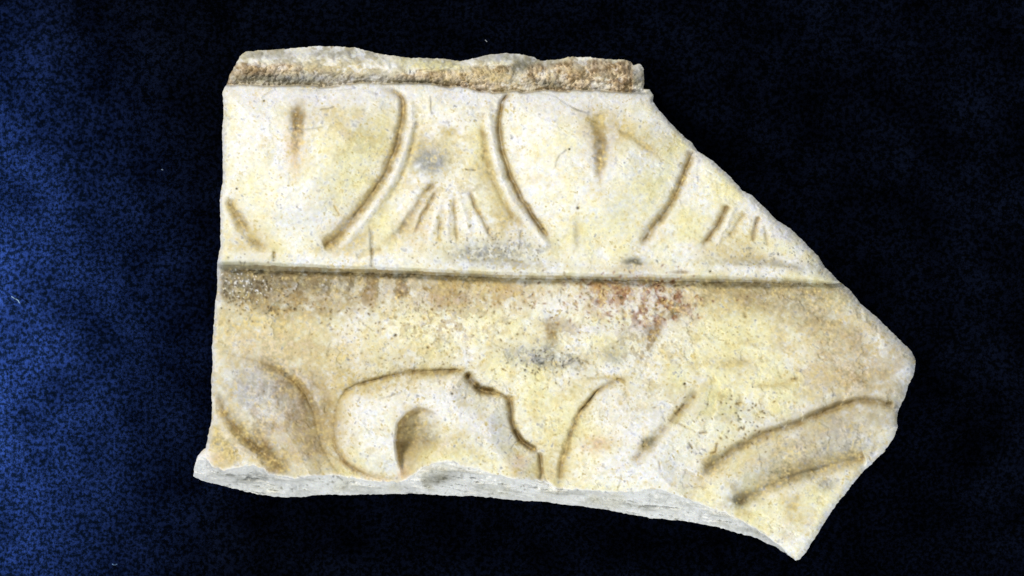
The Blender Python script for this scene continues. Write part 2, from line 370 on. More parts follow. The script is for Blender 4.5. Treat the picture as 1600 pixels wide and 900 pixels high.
# edge grooves with settled dirt and some painted shadow lines
stroke([(365,562),(405,566),(438,582),(468,606),(486,636),(496,668),(503,700),(520,728)], 7, 6, BROWN, 0.75, 1.9, (0.35, 0.3), w2=11)
stroke([(440,580),(466,602),(484,630),(492,655)], 3.4, 3, BROWN, 0.7, 1.3, (0.3, 0.3))
stroke([(333,612),(350,645),(376,677),(408,704),(444,738)], 7, 10, BROWN, 0.70, 1.5, (0.1, 0.05), w2=12)  # this stroke and the next: groove dirt plus its painted shadow line
stroke([(375,680),(400,700),(436,714)], 6, 5, GREEN, 0.75, 1.4, (0.2, 0.2))
stroke([(522,650),(520,680),(530,708),(552,732),(590,748),(626,755)], 5, 5, PINK, 0.75, 1.6, (0.3, 0.1))
stroke([(500,610),(510,640),(512,668),(514,700),(530,725)], 11, 5, OCHRE, 0.8, 1.5, (0.3, 0.3)); stroke([(499,645),(505,668),(508,695)], 7, 3, BROWN, 0.6, 1.4, (0.3, 0.3))
stroke([(525,640),(536,616),(560,600),(600,590),(640,582),(690,579),(724,580)], 3.5, 3, OCHRE, 0.80, 1.6, (0.2, 0.05))
stroke([(655,584),(690,584),(715,578)], 3, 2, BROWN, 0.6, 1.3)
stroke([(590,625),(612,618),(632,612)], 1.5, 1, GREY, 0.5, 1.2)
stroke([(728,580),(736,594),(748,606),(764,612),(776,613)], 6.5, 12, BROWN, 0.95, 1.2, (0.12, 0.15))
stroke([(742,600),(752,609),(762,613)], 4, 6, DARK, 0.95, 1.0, (0.3, 0.3))
stroke([(758,608),(778,614),(796,622)], 4, 5, OCHRE, 0.7, 1.3)
stroke([(797,616),(798,640),(801,662),(811,683),(827,697),(842,704)], 4.5, 9, BROWN, 0.82, 1.2, (0.05, 0.1))
stroke([(801,662),(809,682),(822,694),(836,702)], 3.6, 7, DARK, 0.80, 1.0, (0.3, 0.3))  # dark line paints the shadow to the right of the lobe
stroke([(844,704),(845,730),(844,752)], 3.5, 5, BROWN, 0.55, 1.4, (0.1, 0.05))
stroke([(985,588),(955,598),(932,613),(910,638),(893,672),(883,705),(876,735),(872,762)], 4.2, 5, BROWN, 0.60, 1.4, (0.15, 0.15))
stroke([(940,606),(920,626),(903,650)], 2.6, 4, DARK, 0.50, 1.1, (0.3, 0.3))
stroke([(888,690),(880,720),(874,750)], 6, 2, OCHRE, 0.75, 1.4, (0.3, 0.1))
stroke([(915,590),(955,590),(980,598)], 2.6, 2, OCHRE, 0.8, 1.3)
stroke([(1092,604),(1070,636),(1042,665),(1015,695),(984,726)], 7, 6, BROWN, 0.42, 1.3, (0.1, 0.12), w2=9)
stroke([(1070,630),(1055,648)], 3, 2, BROWN, 0.8, 1.3); blot(1012, 692, 12, 8, -30, GREEN, 0.7)
stroke([(1398,634),(1350,626),(1305,637),(1255,658),(1185,683),(1132,713),(1088,751)], 6, 7, BROWN, 0.48, 1.5, (0.02, 0.08), w2=8)
stroke([(1340,628),(1290,640),(1255,655)], 5, 2, BROWN, 0.45, 1.5)
stroke([(1120,705),(1100,730)], 6, 2, OCHRE, 0.7, 1.5); blot(1110, 725, 14, 8, -40, GREEN, 0.45)
stroke([(1352,714),(1315,722),(1270,734),(1220,752),(1180,770),(1145,789)], 11, 9, BROWN, 0.42, 1.3, (0.02, 0.08), w2=11)
stroke([(1215,738),(1270,722),(1340,708)], 9, 2, OCHRE, 0.75, 1.6); blot(1155, 780, 18, 11, -20, GREEN, 0.75, 0.8); blot(1250, 742, 30, 8, -15, GREEN, 0.45)
stroke([(1180,602),(1215,600),(1250,590)], 3, 1.5, OCHRE, 0.5, 1.5)
stroke([(880,573),(900,560),(925,570)], 1.5, 1.5, GREY, 0.7, 1.3); stroke([(865,572),(890,568),(905,558),(908,548)], 1.6, 1.2, GREY, 0.7, 1.3)
stroke([(1031,718),(1031,734)], 1.3, 1.5, BROWN, 0.6, 1.2)
stroke([(1075,690),(1083,702)], 1.8, 2, DARK, 0.8, 1.1); stroke([(1092,676),(1106,674)], 2, 2, BROWN, 0.8, 1.1)
stroke([(1122,690),(1118,705),(1108,708)], 1.8, 2, BROWN, 0.8, 1.1); stroke([(1055,660),(1072,666)], 1.8, 1.5, BROWN, 0.5, 1.2)
stroke([(1304,690),(1315,672)], 4, 1, GREY, 0.45, 1.4)

blot(1330, 570, 70, 60, 30, np.array([0.62, 0.50, 0.32]), 0.42, 0.8); blot(1290, 690, 90, 36, -22, np.array([0.60, 0.53, 0.40]), 0.5, 0.7)
blot(450, 650, 42, 60, -25, np.array([0.55, 0.45, 0.32]), 0.55, 0.8); blot(395, 610, 45, 36, 20, np.array([0.55, 0.54, 0.53]), 0.55, 0.8)
blot(430, 540, 110, 26, 0, np.array([0.66, 0.54, 0.34]), 0.40, 0.9); blot(1240, 475, 100, 30, 15, np.array([0.55, 0.46, 0.27]), 0.40, 1.2)
blot(504, 650, 26, 70, -10, BROWN, 0.30, 0.9); blot(478, 615, 22, 40, -30, BROWN, 0.28, 0.9); blot(475, 690, 36, 40, -20, np.array([0.58, 0.46, 0.30]), 0.5, 0.8)
blot(360, 700, 30, 30, 0, OCHRE, 0.5, 0.9); blot(410, 700, 30, 14, 35, BROWN, 0.5, 0.8); blot(1230, 735, 70, 12, -16, BROWN, 0.2, 1.0); blot(1320, 700, 40, 20, -16, GREY, 0.2, 1.0)
blot(545, 590, 26, 26, 0, OCHRE, 0.6, 1.0); blot(905, 600, 24, 14, -40, OCHRE, 0.25, 1.0)
# the drilled hollow in the middle leaf: steep on its left, rising gently to the right
sl = window(590, 620, 740, 780)
xx, yy = X[sl], Y[sl]
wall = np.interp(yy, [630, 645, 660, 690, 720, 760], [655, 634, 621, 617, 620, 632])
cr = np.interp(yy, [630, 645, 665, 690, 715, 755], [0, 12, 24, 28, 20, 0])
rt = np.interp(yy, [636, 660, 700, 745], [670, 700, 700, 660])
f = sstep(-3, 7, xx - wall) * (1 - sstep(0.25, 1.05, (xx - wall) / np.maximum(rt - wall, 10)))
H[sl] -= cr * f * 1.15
tint(0.9 * sstep(-2, 3, xx - wall) * np.exp(-((xx - wall) / 19) ** 2) * np.clip(cr / 18, 0, 1), BROWN, sl)  # brown of the left wall, its shadow painted in with it
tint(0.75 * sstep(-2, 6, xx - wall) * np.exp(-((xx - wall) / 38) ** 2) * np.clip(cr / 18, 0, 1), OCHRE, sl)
dx = (xx - 655) / 34; dy = (yy - 678) / 40
H[sl] -= 9 * np.exp(-(dx * dx + dy * dy) ** 1.5)
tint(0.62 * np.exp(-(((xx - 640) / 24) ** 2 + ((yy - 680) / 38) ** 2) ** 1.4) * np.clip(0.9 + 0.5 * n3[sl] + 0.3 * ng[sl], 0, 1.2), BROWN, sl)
stroke([(624,668),(632,654),(646,644),(662,642),(680,650)], 4, 3, BROWN, 0.6, 1.6)
blot(668, 680, 14, 20, 30, GREY, 0.55, 1.3); blot(628, 738, 12, 14, 0, PINK, 0.6)

# ------------------------------------------------------------------ worn, granular surface
up = (Y > TF + 2) & (Y < T1)
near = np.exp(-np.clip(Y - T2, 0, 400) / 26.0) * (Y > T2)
gran = np.where(up, 0.35, 0.6) + 1.3 * near
H += gran * (0.5 * n4 + 0.6 * n3) * (0.45 + 1.1 * np.clip(n2 + 0.4, 0, 1)) + 1.6 * n2 + 2.0 * fbm(X, Y, 60, 888, 2)
# strip of the ledge face: grey-green dirt, with the ledge's thin shadow painted along its corner
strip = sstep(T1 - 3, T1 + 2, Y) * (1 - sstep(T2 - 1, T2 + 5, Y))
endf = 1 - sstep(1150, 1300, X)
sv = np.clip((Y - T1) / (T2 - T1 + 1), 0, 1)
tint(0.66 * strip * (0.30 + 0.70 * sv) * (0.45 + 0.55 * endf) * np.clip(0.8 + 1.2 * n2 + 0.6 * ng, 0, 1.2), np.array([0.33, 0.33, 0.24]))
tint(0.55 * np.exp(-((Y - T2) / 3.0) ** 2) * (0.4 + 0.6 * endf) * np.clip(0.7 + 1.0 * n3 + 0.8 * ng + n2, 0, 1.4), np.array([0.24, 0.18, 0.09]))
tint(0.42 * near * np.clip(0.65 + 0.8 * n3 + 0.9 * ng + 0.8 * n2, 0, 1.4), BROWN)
tint(0.35 * near * np.clip(nh - 0.3, 0, 1), np.array([0.86, 0.76, 0.52]))
# pits and flecks
rs = np.random.RandomState(11)
def flecks(n, cx, cy, rx, ry, c, r0=0.8, r1=1.9, dep=1.5, st=0.8):
    for _ in range(n):
        x = cx + rs.randn() * rx; y = cy + rs.randn() * ry; r = rs.uniform(r0, r1)
        a = rs.uniform(0, 3.14); el = rs.uniform(1, 2.2)
        s_ = window(x - 9, y - 9, x + 9, y + 9)
        if X[s_].size == 0: continue
        dx = X[s_] - x; dy = Y[s_] - y
        p = (dx * math.cos(a) + dy * math.sin(a)) / el; q = -dx * math.sin(a) + dy * math.cos(a)
        g = np.exp(-(p * p + q * q) / (r * r))
        H[s_] -= dep * g; tint(st * g, c, s_)
flecks(260, 640, 470, 170, 22, BROWN); flecks(120, 390, 450, 35, 18, DARK, 0.8, 1.6); flecks(70, 380, 446, 22, 12, WHITE, 0.7, 1.2, -1.0)
flecks(240, 760, 530, 150, 45, BROWN, 0.7, 1.5, 1, 0.6); flecks(150, 980, 465, 80, 20, RUST, 0.9, 2.2); flecks(60, 1035, 465, 22, 16, RUST, 1.2, 2.8)
flecks(60, 860, 565, 30, 12, DARK, 0.7, 1.6); flecks(45, 1150, 655, 35, 28, BROWN, 1.0, 2.0); flecks(16, 1160, 650, 22, 20, DARK, 0.9, 1.6)
flecks(160, 1180, 500, 120, 50, OCHRE, 0.9, 2.2, 1, 0.6); flecks(90, 770, 390, 50, 16, DARK, 0.6, 1.3, 1, 0.6); flecks(90, 1220, 410, 60, 16, GREY, 0.7, 1.5)
flecks(260, 640, 270, 200, 80, OCHRE, 0.7, 1.7, 0.6, 0.5); flecks(120, 980, 680, 80, 40, OCHRE, 0.8, 2, 0.8, 0.5); flecks(90, 1280, 690, 70, 30, GREY, 0.8, 1.8, 0.8, 0.5)
flecks(130, 440, 650, 50, 50, OCHRE, 0.8, 2, 0.8, 0.6); flecks(70, 600, 580, 80, 20, BROWN, 0.7, 1.5, 0.9, 0.6); flecks(120, 1100, 380, 70, 25, OCHRE, 0.8, 2, 0.8, 0.5)
flecks(300, 820, 560, 260, 90, OCHRE, 0.8, 2.2, 0.8, 0.45); flecks(90, 700, 620, 120, 60, OCHRE, 0.8, 1.6, 0.8, 0.6)
for (x, y, r) in [(461,483,2.2),(618,524,2.4),(669,543,2.4),(707,615,2.6),(972,465,3.0),(413,158,1.6),(370,295,1.6),(903,325,2.2),(1110,424,2),(890,233,1.5),(1070,600,2)]:
    s_ = window(x - 12, y - 12, x + 12, y + 12); g = np.exp(-((X[s_] - x) ** 2 + (Y[s_] - y) ** 2) / (r * r))
    H[s_] -= 4 * g; tint(0.9 * g, DARK, s_)

# ------------------------------------------------------------------ crust of old mortar on the top fillet
fm = m0
grain = vnoise(X, Y, 3.2, 401) * 0.6 + vnoise(X, Y, 5.5, 402, 0.7) * 0.8 + vnoise(X, Y, 2.1, 404, 0.2) * 0.4
crust_lo = curve([(340,97),(480,100),(560,118),(600,122),(640,112),(690,109),(740,104),(800,100),(850,100),(900,94),(1000,96),(1030,96)])
cr_mask = fm * sstep(crust_lo - 4, crust_lo + 4, Y + 4 * n3) * (1 - 0.75 * sstep(985, 996, X)) * np.clip(0.95 + 1.1 * fbm(X, Y, 30, 420, 3), 0.25, 1)
midl = 1 - 0.55 * np.exp(-((X - 550) / 90) ** 2)
H += cr_mask * (3.6 * grain + 3.0 * n3 + 2.0) * midl
tint(fm * 0.75 * np.clip(0.5 + n2 + 0.6 * n3, 0, 1), np.array([0.70, 0.66, 0.52]))
tint(fm * 0.65 * np.exp(-((X - 520) / 130) ** 2) * np.exp(-((Y - 108) / 12) ** 2), OCHRE)
CR1 = np.array([0.56, 0.38, 0.19]); CR2 = np.array([0.24, 0.155, 0.07])
tint(cr_mask * 0.85 * (0.55 + 0.45 * sstep(600, 680, X) + 0.2 * (X < 480)) * midl, CR1)
tint(cr_mask * np.clip(0.05 + 1.3 * grain + 0.6 * n2, 0, 0.9), CR2)
tint(cr_mask * np.clip(-0.1 - 1.3 * grain + 0.3 * n2, 0, 0.85), np.array([0.84, 0.70, 0.46]))
tint(fm * (1 - cr_mask) * np.clip(ng - 0.25, 0, 0.8), CR2 * 1.4)
pch = fbm(X, Y * 1.5, 17, 431, 3)
tint(fm * (1 - 0.8 * cr_mask) * sstep(0.08, 0.25, pch) * 0.75, np.array([0.50, 0.45, 0.31]))
tint(fm * sstep(0.10, 0.28, -pch) * (0.85 - 0.35 * cr_mask), np.array([0.86, 0.84, 0.76]))
H += fm * (4.0 * pch + 2.0 * vnoise(X, Y, 8, 433)) * sstep(0, 6, sdf)
for a in [(430,124,75,8,2,GREEN,0.75),(400,112,30,8,0,CR2,0.4),(560,124,60,6,2,GREY,0.4),(760,120,50,10,0,OCHRE,0.3),(815,102,22,10,-20,GREEN,0.7),(650,128,60,5,0,GREEN,0.45),(860,132,26,7,0,GREEN,0.5),(780,90,45,7,0,GREY,0.45),(520,84,50,7,0,GREY,0.40),
          (425,88,50,7,0,GREY,0.35),(675,101,65,8,3,CREAM,0.9),(610,103,12,9,0,WHITE,0.9),(470,88,14,10,0,WHITE,0.7),(995,118,8,16,0,GREY,0.3),(470,121,60,6,0,GREY,0.35)]:
    blot(*a)
H += fm * (1 - cr_mask) * (1.2 * n3 + 2.0 * n2)
H -= fm * 5 * np.exp(-((Y - crust_lo) / 3.0) ** 2) * ((X > 640) & (X < 980))      # joint above the crust
s_ = window(970, 85, 1000, 135); H[s_] -= 6 * np.exp(-((X[s_] - 986) / 2.0) ** 2)   # crack before the end knob
H -= 5 * np.exp(-((Y - TF) / 2.6) ** 2) * (X < 1010)
tint(0.45 * np.exp(-((Y - TF - 0.5) / 2.2) ** 2) * np.clip(0.7 + 1.2 * n2, 0, 1.2), GREEN)
# bluish-white upturned lip below the fillet, with the fillet's grey shade painted in
tint(0.55 * np.exp(-((Y - TF - 12) / 12) ** 2) * (Y > TF), LILAC)
tint(0.30 * np.exp(-((Y - TF - 3) / 9) ** 2) * (Y > TF) * np.clip(0.8 + 1.5 * n2 + 0.5 * ng, 0, 1.5), np.array([0.42, 0.42, 0.38]))

blo = fbm(X, Y, 17, 611, 4); blo2 = fbm(X, Y, 24, 655, 4); blo3 = fbm(X, Y, 11, 699, 3)
def zone(cx, cy, rx, ry): return np.exp(-(((X - cx) / rx) ** 2 + ((Y - cy) / ry) ** 2) ** 1.3) * (Y > T2 + 2)
for z_, b_, c_, st_ in ((zone(1010, 470, 85, 38), blo, RUST, 1.0), (zone(930, 455, 120, 28), blo2, BROWN * np.array([1.5, 1.25, 1.1]), 0.9), (zone(760, 458, 80, 24), blo, OCHRE * np.array([0.95, 0.8, 0.7]), 0.75),
                        (zone(600, 455, 120, 26), blo2, BROWN * 1.1, 0.9), (zone(860, 560, 60, 18), blo3, GREY * 0.8, 0.75), (zone(870, 515, 40, 26), blo2, BROWN, 0.5),
                        (zone(700, 505, 120, 40), blo3, BROWN * 1.3, 0.45), (zone(1010, 540, 60, 30), blo3, BROWN, 0.5), (zone(600, 590, 90, 24), blo3, OCHRE, 0.6),
                        (zone(1300, 560, 120, 70), blo2, BROWN * 1.5, 0.4), (zone(440, 650, 80, 80), blo3, BROWN * 1.3, 0.4)):
    tint(z_ * sstep(0.02, 0.26, b_) * st_, c_)
    tint(z_ * sstep(0.05, 0.26, -b_) * st_ * 0.5, WHITE * np.array([1.0, 0.98, 0.90]))
    H += z_ * 1.6 * b_
for z_, b_ in ((np.exp(-((X - 700) / 160) ** 2 - ((Y - 300) / 120) ** 2), blo3), (np.exp(-((X - 540) / 90) ** 2 - ((Y - 210) / 60) ** 2), blo)):
    tint(z_ * sstep(0.08, 0.30, b_) * 0.4, OCHRE)
chip = sstep(0.16, 0.34, fbm(X, Y, 30, 711, 4)) * (1 - m0)
H -= np.where(Y < T1, 1.0, 1.9) * chip * sstep(0, 10, sdf)
scr = vnoise(X, Y, 3.0, 721, 0.5, 9.0) * vnoise(X, Y, 30, 722)
H += 0.35 * scr * (1 - m0)
# dirt settled in the recesses, with relief shading painted in along with it
def box(a, r):
    k = 2 * r + 1
    for ax in (0, 1):
        p = np.pad(a, [(r + 1, r) if i == ax else (0, 0) for i in (0, 1)], mode='edge').astype(np.float64)
        c = np.cumsum(p, ax)
        a = (c[k:] - c[:-k]) / k if ax == 0 else (c[:, k:] - c[:, :-k]) / k
    return a
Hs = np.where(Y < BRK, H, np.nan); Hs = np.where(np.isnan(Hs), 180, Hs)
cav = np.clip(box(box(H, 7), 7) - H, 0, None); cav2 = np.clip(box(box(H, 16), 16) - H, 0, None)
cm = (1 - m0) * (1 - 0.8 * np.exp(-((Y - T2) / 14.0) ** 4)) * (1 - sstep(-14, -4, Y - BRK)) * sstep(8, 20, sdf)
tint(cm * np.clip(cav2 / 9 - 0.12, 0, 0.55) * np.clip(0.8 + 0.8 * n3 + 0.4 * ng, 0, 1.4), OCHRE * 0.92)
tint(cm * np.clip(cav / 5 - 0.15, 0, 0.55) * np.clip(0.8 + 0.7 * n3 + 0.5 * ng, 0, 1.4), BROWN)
# rubbed, whiter high parts
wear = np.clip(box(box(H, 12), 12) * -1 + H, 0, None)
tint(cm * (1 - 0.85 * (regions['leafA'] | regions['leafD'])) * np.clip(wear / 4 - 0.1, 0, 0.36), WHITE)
# ------------------------------------------------------------------ broken faces and pale rims, lit edges painted in
db = Y - BRK
fr = np.clip(db / np.maximum(LOWY - BRK, 6), 0, 1.15)
strata = fbm(X, Y + 0.08 * X * 0 - 0.09 * X, 6.5, 501, 3, stretch=7.0, ang=0.0)
brk = sstep(-1.0, 2.0, db)
H -= brk * (50 * fr ** 0.9) 
H += brk * (9.0 * strata + 16 * fbm(X, Y, 46, 520, 3) + 4.0 * fbm(X, Y, 16, 521, 3) + 1.4 * n4) * sstep(0, 0.25, fr)
BRW = np.array([0.88, 0.875, 0.83])
tint(brk * 0.95, BRW)
tint(brk * np.clip(0.02 + 1.3 * strata + 0.5 * n2, 0, 0.65), np.array([0.50, 0.50, 0.44]))
tint(brk * np.clip(0.1 - 1.2 * strata + 0.5 * n2, 0, 0.6), np.array([0.80, 0.80, 0.77]))
tint(brk * 0.5 * np.clip(n2 * 2 - 0.3, 0, 1), np.array([0.66, 0.61, 0.40]))
blot(690, 748, 30, 9, -15, GREEN, 0.35); blot(395, 745, 60, 10, 0, GREY, 0.35); 
tint(0.7 * np.exp(-((db) / 3.0) ** 2) * (X < 1240), WHITE)
tint(0.75 * brk * np.exp(-((LOWY - Y) / 6.0) ** 2) * np.clip(0.7 + 1.2 * n2, 0, 1), np.array([0.88, 0.88, 0.85]))
sdp = np.clip(sdf, 0, None)
edge = np.exp(-sdp / 4.5)
H -= 13 * edge * (1 - 0.5 * brk)
rim = np.exp(-(sdp / 6.0) ** 2) * (1 - brk)
tint(0.8 * rim * (Y > 140), np.array([0.80, 0.80, 0.78]))  # lit edge painted on as a pale rim
# freshly broken bevel on the right-hand break
rb = np.exp(-(sdp / 15.0) ** 2) * sstep(1150, 1250, X) * (Y < 640)
H -= 7 * rb; tint(0.42 * rb * np.clip(0.8 + n2, 0, 1.2), np.array([0.62, 0.62, 0.60]))
lw = np.exp(-(np.clip(X - np.interp(Y, [700, 740], [322, 302]), 0, 200) / 16) ** 2) * sstep(690, 712, Y)
tint(0.8 * lw, WHITE)  # lit lower left corner, painted white
tint_free = (1 - m0) * (1 - brk)
dens = np.clip(0.8 + 0.9 * fbm(X, Y, 70, 955, 3) + 0.25 * (Y > T2), 0.1, 1.2)
tint(dens * 1.3 * np.clip(ng - 0.42, 0, 1) * tint_free, OCHRE * np.array([0.85, 0.88, 0.9]))
tint(dens * 1.6 * np.clip(nh - 0.50, 0, 1) * (1 - m0), np.array([0.42, 0.40, 0.33]))
tint(0.25 * np.clip(-nh - 0.35, 0, 1) * (1 - m0) * (1 - brk), LILAC * 1.05)
tint(0.15 * np.clip(-ng - 0.45, 0, 1) * (1 - m0) * (1 - brk), np.array([0.90, 0.86, 0.58]))
mid = fbm(X, Y, 16, 977, 3)
tint(0.75 * np.clip(mid * (0.6 + (Y > T2) * 0.5) + 0.3 * ng * (mid > 0) - 0.10, 0, 0.6) * (1 - m0) * (1 - brk), OCHRE * 1.08)
lum = np.maximum(COL.mean(-1), 0.60 * (m0 > 0.5))
COL *= (np.clip(lum / 0.74, 0.3, 1.05) ** 0.30)[..., None]
dq = np.clip((0.70 - lum) * 4.0, 0, 1)
dq = box(dq, 3) * (1 - brk) * np.clip(0.75 + 1.1 * fbm(X, Y, 50, 981, 3), 0.2, 1.4)
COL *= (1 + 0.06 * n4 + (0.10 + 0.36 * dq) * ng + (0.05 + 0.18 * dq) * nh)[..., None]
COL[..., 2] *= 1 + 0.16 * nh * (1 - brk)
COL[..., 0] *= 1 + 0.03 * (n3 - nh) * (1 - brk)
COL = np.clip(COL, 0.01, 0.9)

# ------------------------------------------------------------------ turn the surface into meshes, one per part
def to_world(px, py, z):
    k = (D - z) / (D - ZR)
    return np.stack([(px - CX) * k * S, -(py - CY) * k * S, z * S], -1)


gyg, gxg = np.gradient(sdf, STEP)
gl = np.hypot(gxg, gyg) + 1e-6
snap = (sdf < 0.75)
PX = np.where(snap, X - (sdf) * gxg / gl ** 2, X); PY = np.where(snap, Y - (sdf) * gyg / gl ** 2, Y)
valid = sdf > -0.75
quad_ok = valid[:-1, :-1] & valid[1:, :-1] & valid[:-1, 1:] & valid[1:, 1:]
WP = to_world(PX, PY, H)
# smooth normals of the whole sheet, shared by all parts so no seam shows between them
du = np.empty_like(WP); dv = np.empty_like(WP)
du[:, 1:-1] = WP[:, 2:] - WP[:, :-2]; du[:, 0] = du[:, 1]; du[:, -1] = du[:, -2]
dv[1:-1] = WP[2:] - WP[:-2]; dv[0] = dv[1]; dv[-1] = dv[-2]
NRM = np.cross(dv, du); NRM /= np.linalg.norm(NRM, axis=-1, keepdims=True) + 1e-12

qy, qx = np.nonzero(quad_ok)
ids = (qy * NX + qx)
part = np.zeros(len(qy), np.int32)
cyq = Y[qy, qx]; 
P_FIL, P_UP, P_LO, P_BRK, P_E1, P_E2, P_DART, P_LA, P_LB, P_LC, P_LD = range(11)
part[:] = P_LO
part[cyq < T2[qy, qx]] = P_UP
isup = (part == P_UP) & (cyq < T1[qy, qx])
for nm, pid in (('dart', P_DART), ('egg1', P_E1), ('egg2', P_E2)): part[isup & regions[nm][qy, qx]] = pid
islo = part == P_LO
for nm, pid in (('leafC', P_LC), ('leafD', P_LD), ('leafA', P_LA), ('leafB', P_LB)): part[islo & regions[nm][qy, qx]] = pid
part[cyq < TF[qy, qx]] = P_FIL
part[(db[qy, qx] > 0)] = P_BRK


def mat_stone():
    m = bpy.data.materials.new('worn_marble'); m.use_nodes = True
    nt = m.node_tree; N = nt.nodes; Lk = nt.links
    b = N['Principled BSDF']
    at = N.new('ShaderNodeAttribute'); at.attribute_name = 'stain'
    tc = N.new('ShaderNodeTexCoord')
    n = N.new('ShaderNodeTexNoise'); n.inputs['Scale'].default_value = 700; n.inputs['Detail'].default_value = 4
    n.inputs['Roughness'].default_value = 0.7
    Lk.new(tc.outputs['Object'], n.inputs['Vector'])
    mr = N.new('ShaderNodeMapRange'); mr.inputs[1].default_value = 0.3; mr.inputs[2].default_value = 0.7
    mr.inputs[3].default_value = 0.90; mr.inputs[4].default_value = 1.08
    Lk.new(n.outputs['Fac'], mr.inputs[0])
    mx = N.new('ShaderNodeVectorMath'); mx.operation = 'SCALE'
    Lk.new(at.outputs['Color'], mx.inputs[0]); Lk.new(mr.outputs[0], mx.inputs['Scale'])
    Lk.new(mx.outputs[0], b.inputs['Base Color'])
    b.inputs['Roughness'].default_value = 0.62
    b.inputs['Specular IOR Level'].default_value = 0.35
    b.inputs['Subsurface Weight'].default_value = 0.12
    b.inputs['Subsurface Radius'].default_value = (1.0, 0.8, 0.5)
    b.inputs['Subsurface Scale'].default_value = 0.0005
    bp = N.new('ShaderNodeBump'); bp.inputs['Strength'].default_value = 0.35; bp.inputs['Distance'].default_value = 0.0003
    Lk.new(n.outputs['Fac'], bp.inputs['Height']); Lk.new(bp.outputs[0], b.inputs['Normal'])
    return m


STONE = mat_stone()


def make_mesh(name, V, F, C, NV, parent, mat=STONE):
    me = bpy.data.meshes.new(name)
    me.vertices.add(len(V)); me.vertices.foreach_set('co', V.astype(np.float32).ravel())
    me.loops.add(F.size); me.loops.foreach_set('vertex_index', F.astype(np.int32).ravel())
    me.polygons.add(len(F)); me.polygons.foreach_set('loop_start', np.arange(0, F.size, F.shape[1], dtype=np.int32))
    me.update(calc_edges=True)
    me.polygons.foreach_set('use_smooth', np.ones(len(F), bool))
    if C is not None:
        a = me.color_attributes.new('stain', 'FLOAT_COLOR', 'POINT')
        a.data.foreach_set('color', np.concatenate([C, np.ones((len(C), 1))], 1).astype(np.float32).ravel())
    me.materials.append(mat)
    if NV is not None: me.normals_split_custom_set_from_vertices(NV.astype(np.float32).tolist())
    o = bpy.data.objects.new(name, me); scn.collection.objects.link(o)
    if parent: o.parent = parent
    return o


def sheet(name, pid, parent):
    s = ids[part == pid]
    F = np.stack([s, s + NX, s + NX + 1, s + 1], 1)
    uq, inv = np.unique(F, return_inverse=True); F = inv.reshape(F.shape)
    return make_mesh(name, WP.reshape(-1, 3)[uq], F, COL.reshape(-1, 3)[uq], NRM.reshape(-1, 3)[uq], parent)


# ------------------------------------------------------------------ the cloth
def cloth():
    m = bpy.data.materials.new('blue_velvet'); m.use_nodes = True
    nt = m.node_tree; N = nt.nodes; Lk = nt.links
    b = N['Principled BSDF']
    tc = N.new('ShaderNodeTexCoord')
    n = N.new('ShaderNodeTexNoise'); n.inputs['Scale'].default_value = 620; n.inputs['Detail'].default_value = 4; n.inputs['Roughness'].default_value = 0.75
    n2_ = N.new('ShaderNodeTexNoise'); n2_.inputs['Scale'].default_value = 45; n2_.inputs['Detail'].default_value = 4
    for q in (n, n2_): Lk.new(tc.outputs['Object'], q.inputs['Vector'])
    r1 = N.new('ShaderNodeValToRGB')
    r1.color_ramp.elements[0].position = 0.44; r1.color_ramp.elements[0].color = (0.0005, 0.0008, 0.0013, 1)
    r1.color_ramp.elements[1].position = 0.60; r1.color_ramp.elements[1].color = (0.0029, 0.0045, 0.0118, 1)
    Lk.new(n.outputs['Fac'], r1.inputs[0])
    mr = N.new('ShaderNodeMapRange'); mr.inputs[1].default_value = 0.3; mr.inputs[2].default_value = 0.7
    mr.inputs[3].default_value = 0.45; mr.inputs[4].default_value = 1.5
    Lk.new(n2_.outputs['Fac'], mr.inputs[0])
    mx = N.new('ShaderNodeVectorMath'); mx.operation = 'SCALE'
    Lk.new(r1.outputs[0], mx.inputs[0]); Lk.new(mr.outputs[0], mx.inputs['Scale'])
    Lk.new(mx.outputs[0], b.inputs['Base Color'])
    b.inputs['Roughness'].default_value = 1.0
    b.inputs['Specular IOR Level'].default_value = 0.0
    b.inputs['Sheen Weight'].default_value = 0.0
    b.inputs['Sheen Roughness'].default_value = 0.5
    b.inputs['Sheen Tint'].default_value = (0.05, 0.12, 0.6, 1)
    bp = N.new('ShaderNodeBump'); bp.inputs['Strength'].default_value = 0.8; bp.inputs['Distance'].default_value = 0.0012
    Lk.new(n.outputs['Fac'], bp.inputs['Height']); Lk.new(bp.outputs[0], b.inputs['Normal'])
    xs = np.arange(-1000, 2601, 8.0); ys = np.arange(-900, 1801, 8.0)
    A, B = np.meshgrid(xs, ys)
    Z = 5.0 * fbm(A, B, 420, 701, 3) + 2.0 * fbm(A, B, 90, 733, 2) - 4
    ap = (A > 250) & (A < 1480) & (B > 30) & (B < 920)
    Z = np.where(ap, np.minimum(Z, -1.0), Z)
    V = np.stack([(A - CX) * S, -(B - CY) * S, Z * S], -1).reshape(-1, 3)
    ny, nx = A.shape
    i = (np.arange(ny - 1)[:, None] * nx + np.arange(nx - 1)[None]).ravel()
    F = np.stack([i, i + nx, i + nx + 1, i + 1], 1)
    o = make_mesh('cloth_ground', V, F, None, None, None, m)
    o['kind'] = 'structure'
    return o


cloth()

# ------------------------------------------------------------------ the stone
frag = bpy.data.objects.new('marble_fragment', None)
scn.collection.objects.link(frag)
frag['label'] = 'broken slab of cream marble carved with an egg moulding above curling leaves, on blue velvet'
frag['category'] = 'carved fragment'

